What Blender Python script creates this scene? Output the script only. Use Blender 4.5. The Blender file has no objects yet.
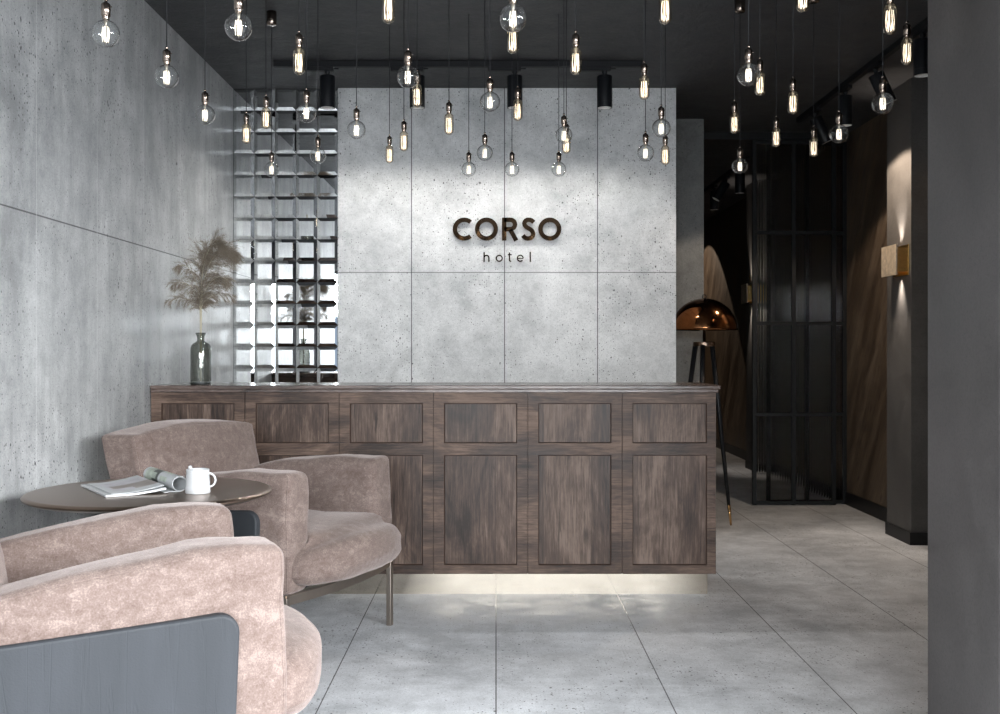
import bpy, bmesh, math, random
from mathutils import Vector, Matrix, noise

S = bpy.context.scene
C = S.collection
PI = math.pi
random.seed(7)

# ------------------------------------------------------------------ camera, world, daylight, exposure
F = 1065.0            # focal length in pixels of the 1000 px wide frame
CH = 1.21             # camera height
cd = bpy.data.cameras.new('camera'); cam = bpy.data.objects.new('camera', cd); C.objects.link(cam)
cam.location = (0, 0, CH); cam.rotation_euler = (PI/2, 0, 0)
cd.sensor_width = 36; cd.lens = 36*F/1000; cd.shift_x = 0.004; cd.shift_y = -0.007
cd.clip_start = 0.05; cd.clip_end = 100
S.camera = cam
S.view_settings.view_transform = 'Standard'; S.view_settings.look = 'None'
S.view_settings.gamma = 1; S.view_settings.use_curve_mapping = False
S.view_settings.exposure = 0.08
w = bpy.data.worlds.new('world'); S.world = w; w.use_nodes = True
w.node_tree.nodes['Background'].inputs[0].default_value = (0.62, 0.75, 0.95, 1)
w.node_tree.nodes['Background'].inputs[1].default_value = 0.6

def area(name, loc, rot, sx, sy, power, col):
    l = bpy.data.lights.new(name, 'AREA'); l.shape = 'RECTANGLE'; l.size = sx; l.size_y = sy
    l.energy = power; l.color = col
    o = bpy.data.objects.new(name, l); C.objects.link(o); o.location = loc; o.rotation_euler = rot
    return o
def spot(name, loc, direction, power, angle, blend, col, radius=0.02):
    l = bpy.data.lights.new(name, 'SPOT'); l.energy = power; l.spot_size = math.radians(angle)
    l.spot_blend = blend; l.color = col; l.shadow_soft_size = radius
    o = bpy.data.objects.new(name, l); C.objects.link(o); o.location = loc
    o.rotation_euler = Vector(direction).to_track_quat('-Z', 'Y').to_euler()
    return o
# daylight through the shop window behind the viewer
area('daylight_sky', (1.0, -5.2, 2.8), (math.radians(84), 0, 0), 11.0, 1.9, 3900, (0.94, 0.975, 1.0))
area('daylight_side', (5.3, 0.3, 2.8), (math.radians(84), 0, math.radians(90)), 7.0, 1.9, 2300, (0.96, 0.98, 1.0))
area('daylight_street', (0.6, -2.75, 1.25), (math.radians(90), 0, 0), 3.9, 2.0, 90, (0.90, 0.95, 1.0))
DAY_SPOT = (1.0, 0.97, 0.93); WARM = (1.0, 0.80, 0.62)

# ------------------------------------------------------------------ node helpers
def mat(name):
    m = bpy.data.materials.new(name); m.use_nodes = True
    t = m.node_tree; return m, t, t.nodes['Principled BSDF']
def nd(t, typ, ins=None, **kw):
    n = t.nodes.new(typ)
    for k, v in kw.items(): setattr(n, k, v)
    for k, v in (ins or {}).items():
        if isinstance(v, bpy.types.NodeSocket): t.links.new(v, n.inputs[k])
        else: n.inputs[k].default_value = v
    return n
def mth(t, op, a, b=0.0, c=0.0, clamp=False):
    return nd(t, 'ShaderNodeMath', {0: a, 1: b, 2: c}, operation=op, use_clamp=clamp).outputs[0]
def mix(t, fac, a, b, bt='MIX'):
    n = nd(t, 'ShaderNodeMix', {0: fac, 6: a, 7: b}, data_type='RGBA', blend_type=bt)
    return n.outputs[2]
def ramp(t, fac, stops, interp='LINEAR'):
    n = nd(t, 'ShaderNodeValToRGB', {0: fac}); cr = n.color_ramp; cr.interpolation = interp
    while len(cr.elements) < len(stops): cr.elements.new(0.5)
    for e, (p, c) in zip(cr.elements, stops):
        e.position = p; e.color = (c, c, c, 1) if isinstance(c, (int, float)) else (*c, 1)
    return n.outputs[0]
def coords(t, scale=(1, 1, 1), rot=(0, 0, 0), loc=(0, 0, 0)):
    tc = nd(t, 'ShaderNodeTexCoord')
    return nd(t, 'ShaderNodeMapping', {0: tc.outputs['Object'], 'Scale': scale, 'Rotation': rot, 'Location': loc}).outputs[0]
def noi(t, vec, scale, detail=4, rough=0.55, dist=0.0):
    return nd(t, 'ShaderNodeTexNoise', {'Vector': vec, 'Scale': scale, 'Detail': detail, 'Roughness': rough, 'Distortion': dist}).outputs[0]
def bump(t, h, strength, dist, p, normal=None):
    b = nd(t, 'ShaderNodeBump', {'Height': h, 'Strength': strength, 'Distance': dist})
    if normal: t.links.new(normal, b.inputs['Normal'])
    t.links.new(b.outputs[0], p.inputs['Normal']); return b.outputs[0]

def concrete(name, lo, hi, rough=(0.35, 0.55), pits=1.0, joints=(), streak=False, bumpy=0.35, spec=0.5, plane='XZ', smudge=0.42, bdist=0.004, pit_col=(0.05, 0.05, 0.052)):
    """joints: (axis 'X'/'Y'/'Z', period, offset, half width, colour, strength)"""
    m, t, p = mat(name)
    v = coords(t)
    big = noi(t, v, 1.3, 6, 0.6, 0.4)
    med = noi(t, v, 7.0, 8, 0.68)
    fine = noi(t, v, 60, 5, 0.7)
    mixn = mth(t, 'ADD', mth(t, 'MULTIPLY', big, 0.45), mth(t, 'ADD', mth(t, 'MULTIPLY', med, 0.4), mth(t, 'MULTIPLY', fine, 0.15)))
    col = ramp(t, mixn, [(0.39, lo), (0.5, tuple((a*0.45+b*0.55) for a, b in zip(lo, hi))), (0.60, hi)])
    if streak:
        vs = coords(t, (3.2, 3.2, 0.55))
        st = noi(t, vs, 1.7, 8, 0.7, 0.5)
        col = mix(t, ramp(t, st, [(0.44, 0.0), (0.68, 0.55)]), col, (*[c*0.62 for c in lo], 1))
    # dark smudges
    sm = noi(t, v, 3.1, 9, 0.75, 0.8)
    col = mix(t, ramp(t, sm, [(0.56, 0.0), (0.74, smudge)]), col, (*[c*0.55 for c in lo], 1))
    # pores of several sizes
    dens = ramp(t, noi(t, v, 2.2, 3), [(0.32, 0.25), (0.62, 1.0)])
    mask = None
    sp0 = nd(t, 'ShaderNodeSeparateXYZ', {0: coords(t)})
    for sc, rad, thr in ((30, 0.17, 0.72), (70, 0.24, 0.58), (14, 0.09, 0.72)):
        vd = nd(t, 'ShaderNodeCombineXYZ', {0: mth(t, 'ADD', sp0.outputs[plane[0]], sc*0.13), 1: mth(t, 'MULTIPLY', sp0.outputs[plane[1]], 0.8)}).outputs[0]
        vd = nd(t, 'ShaderNodeVectorMath', {0: vd, 1: nd(t, 'ShaderNodeVectorMath', {0: nd(t, 'ShaderNodeTexNoise', {'Vector': coords(t), 'Scale': sc*2.2, 'Detail': 1}).outputs[1], 'Scale': 0.25/sc}, operation='SCALE').outputs[0]}, operation='ADD').outputs[0]
        vn = nd(t, 'ShaderNodeTexVoronoi', {'Vector': vd, 'Scale': sc, 'Randomness': 1.0}, voronoi_dimensions='2D')
        cellr = nd(t, 'ShaderNodeSeparateColor', {0: vn.outputs['Color']}).outputs[0]
        sz = mth(t, 'MULTIPLY', mth(t, 'SUBTRACT', cellr, thr), rad/(1-thr))
        sz = mth(t, 'MULTIPLY', sz, dens)
        mk = mth(t, 'LESS_THAN', vn.outputs['Distance'], sz)
        mask = mk if mask is None else mth(t, 'MAXIMUM', mask, mk)
    mask = mth(t, 'MULTIPLY', mask, 0.85*pits)
    col = mix(t, mask, col, (*pit_col, 1))
    hgt = mth(t, 'SUBTRACT', mth(t, 'MULTIPLY', med, 0.5), mth(t, 'MULTIPLY', mask, 0.8))
    jm = None
    sep = nd(t, 'ShaderNodeSeparateXYZ', {0: coords(t)})
    for ax, per, off, hw, jc, js in joints:
        d = mth(t, 'PINGPONG', mth(t, 'SUBTRACT', sep.outputs[ax], off), per/2)
        k = mth(t, 'MULTIPLY', mth(t, 'LESS_THAN', d, hw), js)
        col = mix(t, k, col, (*jc, 1))
    spk = noi(t, v, 150, 3, 0.8)
    col = mix(t, ramp(t, spk, [(0.36, 0.35), (0.50, 0.0)]), col, (*[c*0.45 for c in lo], 1))
    t.links.new(col, p.inputs['Base Color'])
    r = ramp(t, med, [(0.3, rough[0]), (0.7, rough[1])])
    t.links.new(r, p.inputs['Roughness']); p.inputs['Specular IOR Level'].default_value = spec
    bump(t, hgt, bumpy, bdist, p)
    return m

def simple(name, col, rough=0.5, metal=0.0, spec=0.5, nscale=0, nbump=0.0, var=0.0):
    m, t, p = mat(name)
    p.inputs['Base Color'].default_value = (*col, 1); p.inputs['Roughness'].default_value = rough
    p.inputs['Metallic'].default_value = metal; p.inputs['Specular IOR Level'].default_value = spec
    n = noi(t, coords(t), nscale or 30, 4)
    v = var or 0.06
    t.links.new(mix(t, n, (*[c*(1-v) for c in col], 1), (*[min(1, c*(1+v)) for c in col], 1)), p.inputs['Base Color'])
    if nbump: bump(t, n, nbump, 0.003, p)
    return m

def wood(name, grain, dark, mid, light, rough=0.42, plank=None, sheen_patch=True, rot=(0, 0, 0), spec=0.5):
    """grain: axis index along which the fibres run"""
    m, t, p = mat(name)
    s = [1.0, 1.0, 1.0]; s[grain] = 0.06
    base = coords(t, rot=rot)
    v = nd(t, 'ShaderNodeMapping', {0: base, 'Scale': tuple(s)}).outputs[0]
    s2 = [1.0, 1.0, 1.0]; s2[grain] = 0.35
    v2 = nd(t, 'ShaderNodeMapping', {0: base, 'Scale': tuple(s2)}).outputs[0]
    g1 = noi(t, v, 130, 6, 0.75, 0.3)
    g2 = noi(t, v, 30, 6, 0.7, 2.2)
    cloud = noi(t, v2, 5, 5, 0.65, 1.2)
    if plank:
        ax, wd = plank
        sep = nd(t, 'ShaderNodeSeparateXYZ', {0: base})
        idx = mth(t, 'FLOOR', mth(t, 'DIVIDE', sep.outputs[ax], wd))
        rnd = nd(t, 'ShaderNodeTexWhiteNoise', {'W': idx}, noise_dimensions='1D').outputs[0]
        cloud = mth(t, 'ADD', mth(t, 'MULTIPLY', cloud, 0.82), mth(t, 'MULTIPLY', rnd, 0.18))
    f = mth(t, 'ADD', mth(t, 'MULTIPLY', g1, 0.32), mth(t, 'ADD', mth(t, 'MULTIPLY', g2, 0.22), mth(t, 'MULTIPLY', cloud, 0.46)))
    col = ramp(t, f, [(0.41, dark), (0.50, mid), (0.60, light)])
    # knots and short dark checks
    kn = nd(t, 'ShaderNodeTexVoronoi', {'Vector': v2, 'Scale': 7.0}).outputs['Distance']
    kn = mth(t, 'ADD', kn, mth(t, 'MULTIPLY', g2, 0.12))
    col = mix(t, ramp(t, kn, [(0.09, 0.8), (0.20, 0.0)]), col, (*[c*0.35 for c in dark], 1))
    ck = noi(t, v, 34, 3, 0.5, 2.0)
    col = mix(t, ramp(t, ck, [(0.66, 0.0), (0.71, 0.75)]), col, (*[c*0.4 for c in dark], 1))
    t.links.new(col, p.inputs['Base Color'])
    t.links.new(ramp(t, cloud, [(0.35, rough*0.85), (0.65, rough*1.25)]), p.inputs['Roughness'])
    p.inputs['Specular IOR Level'].default_value = spec
    bump(t, g1, 0.35, 0.0015, p)
    return m

def velvet(name, lo, hi):
    m, t, p = mat(name)
    v = coords(t); vs = coords(t, (0.5, 0.5, 1.4), rot=(0.2, 0.1, 0.4))
    a = noi(t, vs, 9, 6, 0.72, 1.0); b = noi(t, v, 34, 5, 0.75, 0.6); c = noi(t, v, 240, 2, 0.6)
    f = mth(t, 'ADD', mth(t, 'MULTIPLY', a, 0.35), mth(t, 'ADD', mth(t, 'MULTIPLY', b, 0.37), mth(t, 'MULTIPLY', c, 0.28)))
    col = ramp(t, f, [(0.39, lo), (0.52, tuple((x+y)/2*0.97 for x, y in zip(lo, hi))), (0.60, hi)])
    t.links.new(col, p.inputs['Base Color'])
    p.inputs['Roughness'].default_value = 0.9; p.inputs['Specular IOR Level'].default_value = 0.15
    p.inputs['Sheen Weight'].default_value = 0.25; p.inputs['Sheen Roughness'].default_value = 0.45
    p.inputs['Sheen Tint'].default_value = (0.95, 0.85, 0.82, 1)
    bump(t, f, 0.5, 0.006, p)
    return m

def thin_glass(name, tint, gl=(1, 1, 1), power=3.0, base=0.04, top=0.9, rough=0.02):
    m, t, p = mat(name)
    t.nodes.remove(p)
    g = nd(t, 'ShaderNodeBsdfGlossy', {'Color': (*gl, 1), 'Roughness': rough})
    lw = nd(t, 'ShaderNodeLayerWeight', {0: 0.5}).outputs['Facing']
    f = mth(t, 'ADD', mth(t, 'MULTIPLY', mth(t, 'POWER', lw, power), top), base, clamp=True)
    edge = mth(t, 'POWER', lw, 2.5, clamp=True)
    tc_ = mix(t, edge, (*tint, 1), (*[c*0.35 for c in tint], 1))
    tr = nd(t, 'ShaderNodeBsdfTransparent', {0: tc_})
    mx = nd(t, 'ShaderNodeMixShader', {0: f, 1: tr.outputs[0], 2: g.outputs[0]})
    t.links.new(mx.outputs[0], t.nodes['Material Output'].inputs[0])
    return m
def emis(name, col, s):
    m, t, p = mat(name)
    p.inputs['Base Color'].default_value = (*col, 1); p.inputs['Emission Color'].default_value = (*col, 1)
    p.inputs['Emission Strength'].default_value = s
    return m

JD = (0.035, 0.035, 0.037)
M = {}
M['left'] = concrete('concrete_left', (0.26, 0.268, 0.272), (0.53, 0.54, 0.54), (0.36, 0.52), 1.0, streak=True, spec=0.4, plane='YZ',
    joints=(('Z', 1.2, 0.51, 0.003, JD, 0.85), ('Y', 0.6, 0.34, 0.0035, (0.62, 0.63, 0.63), 0.35)))
M['back'] = concrete('concrete_back', (0.38, 0.39, 0.395), (0.68, 0.685, 0.685), (0.5, 0.7), 1.0,
    joints=(('Z', 1.2, 0.51, 0.003, (0.10, 0.10, 0.10), 0.8), ('X', 0.6, 0.055, 0.0032, JD, 0.85)))
M['floor'] = concrete('concrete_floor', (0.37, 0.385, 0.405), (0.69, 0.71, 0.74), (0.36, 0.52), 0.9, bumpy=0.2, plane='XY', smudge=0.4, spec=0.16,
    joints=(('X', 0.6, 0.0, 0.0022, JD, 0.9), ('Y', 1.2, 0.235, 0.0035, (0.62, 0.64, 0.66), 0.5)))  # pale cross joints: highlights on the tile bevels put into the colour
M['passage'] = concrete('concrete_passage', (0.075, 0.078, 0.078), (0.17, 0.177, 0.174), (0.5, 0.7), 1.0)
M['ceiling'] = concrete('plaster_ceiling', (0.024, 0.0245, 0.0265), (0.046, 0.047, 0.050), (0.55, 0.75), 0.0, bumpy=1.0, plane='XY', bdist=0.03)
M['column'] = concrete('plaster_column', (0.050, 0.046, 0.045), (0.088, 0.081, 0.079), (0.5, 0.65), 0.35, bumpy=0.6, plane='YZ')
M['pier'] = concrete('plaster_pier', (0.07, 0.067, 0.064), (0.115, 0.11, 0.105), (0.5, 0.65), 0.3, plane='YZ')
M['dark_wall'] = simple('dark_wall', (0.03, 0.03, 0.032), 0.7, nscale=8, var=0.3)
M['black'] = simple('black_metal', (0.008, 0.009, 0.011), 0.42, 0.0, 0.3)
M['track'] = simple('track_black', (0.006, 0.0065, 0.008), 0.6, spec=0.25)
M['frame'] = simple('partition_steel', (0.005, 0.006, 0.007), 0.5, spec=0.3)
M['base'] = simple('baseboard_black', (0.008, 0.0085, 0.0095), 0.45, spec=0.3)
WD, WM, WL = (0.017, 0.0105, 0.008), (0.064, 0.040, 0.030), (0.155, 0.105, 0.080)
M['wood_h'] = wood('walnut_horizontal', 0, WD, WM, WL, 0.44, spec=0.22)
M['wood_v'] = wood('walnut_vertical', 2, WD, WM, (0.165, 0.118, 0.094), 0.40, plank=('X', 0.117), spec=0.22)
M['wood_groove'] = simple('walnut_groove', (0.05, 0.030, 0.022), 0.5, nscale=60, var=0.3)
M['wood_wall'] = wood('slatted_wall_wood', 2, (0.052, 0.035, 0.023), (0.10, 0.072, 0.048), (0.17, 0.128, 0.09), 0.5, plank=('Y', 0.07), rot=(math.radians(-32), 0, 0))
M['velvet'] = velvet('blush_velvet', (0.094, 0.066, 0.057), (0.202, 0.157, 0.140))
M['piping'] = simple('velvet_piping', (0.20, 0.15, 0.135), 0.85, nscale=120, var=0.2)
def leather():
    m, t, p = mat('charcoal_leather')
    cr = noi(t, coords(t, (14, 14, 1.6)), 1.0, 4, 0.6, 0.6); gr = noi(t, coords(t), 220, 2)
    t.links.new(mix(t, ramp(t, cr, [(0.3, 0.0), (0.7, 1.0)]), (0.022, 0.0245, 0.028, 1), (0.029, 0.032, 0.037, 1)), p.inputs['Base Color'])
    p.inputs['Roughness'].default_value = 0.55; p.inputs['Specular IOR Level'].default_value = 0.22
    lines = ramp(t, noi(t, coords(t, (22, 22, 1.2)), 1.0, 3, 0.5, 1.0), [(0.47, 0.0), (0.50, 1.0), (0.53, 0.0)])
    h = mth(t, 'ADD', mth(t, 'MULTIPLY', gr, 0.25), mth(t, 'MULTIPLY', lines, -0.22))
    bump(t, h, 0.5, 0.004, p)
    return m
M['leather'] = leather()
M['bronze'] = simple('satin_bronze', (0.235, 0.170, 0.130), 0.30, 1.0)
M['legm'] = simple('champagne_steel', (0.42, 0.36, 0.31), 0.30, 1.0)
M['toe'] = simple('champagne_mirror', (0.62, 0.555, 0.47), 0.10, 1.0, nscale=2, var=0.02)
M['socket'] = simple('smoked_nickel', (0.24, 0.195, 0.165), 0.22, 1.0)
M['cord'] = simple('black_cord', (0.012, 0.012, 0.014), 0.7)
M['bulb_clear'] = thin_glass('clear_bulb_glass', (0.96, 0.97, 0.97), power=2.6, base=0.05, top=1.0)
M['bulb_amber'] = thin_glass('amber_bulb_glass', (1.0, 0.95, 0.86), (1.0, 0.95, 0.86), power=1.6, base=0.06, top=0.9)
M['filament'] = emis('filament', (1.0, 0.90, 0.76), 1.9)
M['stemglass'] = simple('filament_support', (0.50, 0.45, 0.38), 0.3, 0.6)
M['mirror'] = simple('mirror_silver', (0.80, 0.82, 0.825), 0.012, 1.0, nscale=1, var=0.01)
M['letter'] = simple('polished_bronze', (0.16, 0.10, 0.058), 0.05, 1.0)
M['copper'] = simple('polished_copper', (0.23, 0.10, 0.042), 0.12, 1.0)
M['brass'] = simple('aged_brass', (0.62, 0.42, 0.16), 0.28, 1.0, nscale=50, var=0.25)
M['brass_plate'] = simple('hammered_brass', (0.66, 0.53, 0.40), 0.40, 0.35, nscale=28, nbump=0.9, var=0.6)  # paler and less metallic than the body, daylight it reflects put into the colour
M['brass_tip'] = simple('brass_tip', (0.72, 0.45, 0.20), 0.25, 1.0)
M['white'] = simple('white_ceramic', (0.43, 0.44, 0.45), 0.3)
M['paper'] = simple('magazine_paper', (0.48, 0.495, 0.505), 0.4)
M['ph_lilac'] = simple('printed_lilac', (0.45, 0.44, 0.47), 0.35, nscale=25, var=0.45)
M['ph_brown'] = simple('printed_brown', (0.26, 0.23, 0.21), 0.35, nscale=25, var=0.4)
M['ph_green'] = simple('printed_green', (0.38, 0.43, 0.36), 0.35, nscale=45, var=0.6)
M['ph_black'] = simple('printed_black', (0.04, 0.045, 0.04), 0.35, nscale=45, var=0.5)
M['cocoa'] = simple('cocoa', (0.20, 0.12, 0.08), 0.4)
M['vase'] = thin_glass('smoked_glass', (0.70, 0.71, 0.69), (0.95, 0.95, 0.93), power=2.2, base=0.04, top=0.5, rough=0.02)
M['vase_base'] = simple('smoked_glass_base', (0.02, 0.025, 0.024), 0.1)
M['stem'] = simple('dry_stem', (0.55, 0.50, 0.38), 0.7)
M['plume'] = simple('pampas_plume', (0.24, 0.198, 0.152), 0.9, nscale=30, var=0.35)
M['lens'] = simple('spot_lens', (0.75, 0.74, 0.72), 0.3)
M['dglow'] = emis('lit_lens', (1.0, 0.9, 0.78), 6)

def reeded():
    m, t, p = mat('reeded_glass')
    p.inputs['Base Color'].default_value = (0.97, 0.97, 0.96, 1)
    p.inputs['Roughness'].default_value = 0.10; p.inputs['Transmission Weight'].default_value = 1.0
    p.inputs['IOR'].default_value = 1.14; p.inputs['Specular IOR Level'].default_value = 0.3
    return m
M['reeded'] = reeded()

# ------------------------------------------------------------------ mesh helpers
def link(name, bm, m, parent=None, smooth=False, bevel=0.0, seg=2):
    me = bpy.data.meshes.new(name); bmesh.ops.recalc_face_normals(bm, faces=bm.faces[:])
    bm.to_mesh(me); bm.free()
    for mm in (m if isinstance(m, (list, tuple)) else [m]): me.materials.append(M[mm])
    if smooth:
        for f in me.polygons: f.use_smooth = True
    o = bpy.data.objects.new(name, me); C.objects.link(o)
    if parent: o.parent = parent
    if bevel:
        b = o.modifiers.new('bevel', 'BEVEL'); b.width = bevel; b.segments = seg; b.limit_method = 'ANGLE'; b.angle_limit = math.radians(40)
        if smooth is False:
            pass
    return o
def tag(o, label=None, cat=None, group=None, kind=None):
    if label: o['label'] = label
    if cat: o['category'] = cat
    if group: o['group'] = group
    if kind: o['kind'] = kind
    return o
def empty(name, loc=(0, 0, 0), rz=0.0):
    o = bpy.data.objects.new(name, None); C.objects.link(o); o.location = loc; o.rotation_euler = (0, 0, rz)
    o.empty_display_size = 0.05
    return o
def box(bm, x0, x1, y0, y1, z0, z1, mi=0):
    vs = [bm.verts.new(p) for p in ((x0,y0,z0),(x1,y0,z0),(x1,y1,z0),(x0,y1,z0),(x0,y0,z1),(x1,y0,z1),(x1,y1,z1),(x0,y1,z1))]
    for q in ((0,3,2,1),(4,5,6,7),(0,1,5,4),(1,2,6,5),(2,3,7,6),(3,0,4,7)):
        bm.faces.new([vs[i] for i in q]).material_index = mi
    return vs
def lathe(bm, prof, c=(0, 0, 0), n=32, mat4=None, mi=0):
    rings = []
    for r, z in prof:
        if r < 1e-6:
            rings.append([bm.verts.new((0, 0, z))])
        else:
            rings.append([bm.verts.new((r*math.cos(2*PI*i/n), r*math.sin(2*PI*i/n), z)) for i in range(n)])
    for a, b in zip(rings, rings[1:]):
        for i in range(n):
            j = (i+1) % n
            if len(a) == 1 and len(b) == 1: continue
            if len(a) == 1: f = bm.faces.new((a[0], b[i], b[j]))
            elif len(b) == 1: f = bm.faces.new((a[i], b[0], a[j]))
            else: f = bm.faces.new((a[i], b[i], b[j], a[j]))
            f.material_index = mi
    T = Matrix.Translation(c) @ (mat4 or Matrix.Identity(4))
    vs = [v for r in rings for v in r]
    bmesh.ops.transform(bm, matrix=T, verts=vs)
    return vs
def tube(bm, pts, r, n=8, caps=True, closed=False, mi=0):
    pts = [Vector(p) for p in pts]; rings = []
    rs = r if isinstance(r, (list, tuple)) else [r]*len(pts)
    up = None
    for i, p in enumerate(pts):
        if closed: d = pts[(i+1) % len(pts)] - pts[i-1]
        else: d = pts[min(i+1, len(pts)-1)] - pts[max(i-1, 0)]
        d.normalize()
        if up is None:
            up = Vector((0, 0, 1)) if abs(d.z) < 0.9 else Vector((1, 0, 0))
        u = (up - d*up.dot(d)).normalized(); v = d.cross(u); up = u
        rings.append([bm.verts.new(p + (u*math.cos(2*PI*k/n) + v*math.sin(2*PI*k/n))*rs[i]) for k in range(n)])
    pr = list(zip(rings, rings[1:]))
    if closed: pr.append((rings[-1], rings[0]))
    for a, b in pr:
        for k in range(n):
            j = (k+1) % n; bm.faces.new((a[k], a[j], b[j], b[k])).material_index = mi
    if caps and not closed:
        bm.faces.new(rings[0][::-1]).material_index = mi; bm.faces.new(rings[-1]).material_index = mi
def B(): return bmesh.new()
def struct(name, bm, m, label, **kw):
    return tag(link(name, bm, m, **kw), label, None, None, 'structure')
def at(px, py, Y): return Vector(((px-496)*Y/F, Y, CH+(350-py)*Y/F))

# ------------------------------------------------------------------ the room
XL, XR, YB, ZC, YF = -1.70, 2.75, 6.87, 2.90, -2.5
bm = B(); box(bm, XL-0.2, XR+0.2, YF-0.2, 16.2, -0.1, 0); struct('floor', bm, 'floor', 'grey concrete tile floor with thin dark joints')
bm = B(); box(bm, XL-0.2, XR+0.2, YF-0.2, 16.2, ZC, ZC+0.1); struct('ceiling', bm, 'ceiling', 'dark charcoal plastered ceiling')
bm = B(); box(bm, XL-0.2, XL, YF, YB+0.35, 0, ZC); struct('wall_left', bm, 'left', 'tall grey concrete wall left of the seating')
XE = 1.161
bm = B(); box(bm, -1.019, XE, YB, YB+0.35, 0, ZC); struct('wall_back', bm, 'back', 'pale concrete slab wall behind the reception desk')
bm = B(); box(bm, XL, -1.019, YB+0.02, YB+0.35, 0, ZC); struct('wall_niche', bm, 'dark_wall', 'wall strip behind the mirror tiles')
bm = B(); box(bm, 0.6, 1.52, 7.79, 16, 0, ZC); struct('wall_passage', bm, 'passage', 'dark concrete return wall beside the passage')
bm = B(); box(bm, 0.4, 0.6, YB+0.35, 8.2, 0, ZC); struct('wall_recess', bm, 'passage', 'wall closing the recess behind the slab wall')
bm = B(); box(bm, 1.52, XR, 16, 16.2, 0, ZC); struct('wall_end', bm, 'dark_wall', 'dark end wall of the passage')
bm = B(); box(bm, XR, XR+0.2, 2.75, 16.2, 0, ZC); struct('wall_right', bm, 'wood_wall', 'brown diagonal wood wall along the passage')
XP = 2.577
for i, (y0, y1) in enumerate(((6.61, 7.02), (10.55, 10.96))):
    bm = B(); box(bm, XP, XR, y0, y1, 0, ZC)
    struct('wall_pier', bm, 'pier', ('near' if i == 0 else 'far')+' plastered pier on the passage wall, carrying a brass sconce')
    bm = B(); box(bm, XP-0.012, XP, y0-0.012, y1+0.0, 0, 0.078); box(bm, XP, XR-0.013, y0-0.012, y0, 0, 0.078)
    struct('baseboard_pier', bm, 'base', 'black baseboard around the '+('near' if i == 0 else 'far')+' pier')
for i, (y0, y1) in enumerate(((3.3, 6.59), (7.03, 10.53), (10.97, 15.99))):
    bm = B(); box(bm, XR-0.012, XR, y0, y1, 0, 0.10)
    struct('baseboard_right', bm, 'base', 'black baseboard under the wood wall, '+('before the near pier', 'between the two piers', 'beyond the far pier')[i])
bm = B(); box(bm, 1.302, XR, 2.75, 3.215, 0, ZC); struct('wall_column', bm, 'column', 'broad grey plastered column at the right of the view', bevel=0.004)
bm = B(); box(bm, XR, XR+0.15, YF-0.15, 2.75, 2.4, ZC); box(bm, XR, XR+0.15, YF-0.15, 2.75, 0, 0.18); box(bm, XR, XR+0.15, YF-0.15, -2.2, 0.18, 2.4)
struct('wall_side', bm, 'dark_wall', 'dark wall around the side window')
bm = B()
for y in (-2.2, -0.55, 1.1, 2.7): box(bm, XR+0.05, XR+0.1, y, y+0.05, 0.18, 2.4)
for z in (0.18, 2.35): box(bm, XR+0.05, XR+0.1, -2.15, 2.7, z, z+0.05)
struct('window_2', bm, 'frame', 'black window frame beside the column')
# street side: wall with a wide window, behind the viewer
bm = B()
box(bm, XL, XR, YF-0.15, YF, 2.3, ZC); box(bm, XL, XR, YF-0.15, YF, 0, 0.18)
box(bm, XL, -1.3, YF-0.15, YF, 0.18, 2.3); box(bm, 2.5, XR, YF-0.15, YF, 0.18, 2.3)
struct('wall_front', bm, 'dark_wall', 'dark street wall around the shop window')
bm = B()
for x in (-1.3, -0.05, 1.2, 2.45): box(bm, x, x+0.05, YF-0.1, YF-0.05, 0.18, 2.3)
for z in (0.18, 2.25): box(bm, -1.25, 2.45, YF-0.1, YF-0.05, z, z+0.05)
struct('window_1', bm, 'frame', 'black window frame of the street front')

# ------------------------------------------------------------------ mirror tile panel
bm = B(); X0, X1 = XL+0.002, -1.021; nx = 5; px = (X1-X0)/nx; pz = 0.1387; nz = 20; bw = 0.0215; dp = 0.0062
ybase = YB+0.015
for i in range(nx):
    for j in range(nz):
        x0 = X0+i*px; x1 = x0+px; z1 = ZC-0.004-j*pz; z0 = z1-pz
        if z0 < 0: continue
        g = 0.0006
        o = [bm.verts.new(p) for p in ((x0+g, ybase, z0+g), (x1-g, ybase, z0+g), (x1-g, ybase, z1-g), (x0+g, ybase, z1-g))]
        c = [bm.verts.new(p) for p in ((x0+bw, ybase-dp, z0+bw), (x1-bw, ybase-dp, z0+bw), (x1-bw, ybase-dp, z1-bw), (x0+bw, ybase-dp, z1-bw))]
        bm.faces.new(c)
        for k in range(4): bm.faces.new((o[k], o[(k+1) % 4], c[(k+1) % 4], c[k]))
        b = [bm.verts.new((v.co.x, ybase+0.004, v.co.z)) for v in o]
        for k in range(4): bm.faces.new((o[k], b[k], b[(k+1) % 4], o[(k+1) % 4]))
tag(link('mirror_tile_panel', bm, 'mirror'), 'tall strip of square faceted mirror tiles beside the pale back wall', 'mirror')

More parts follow.
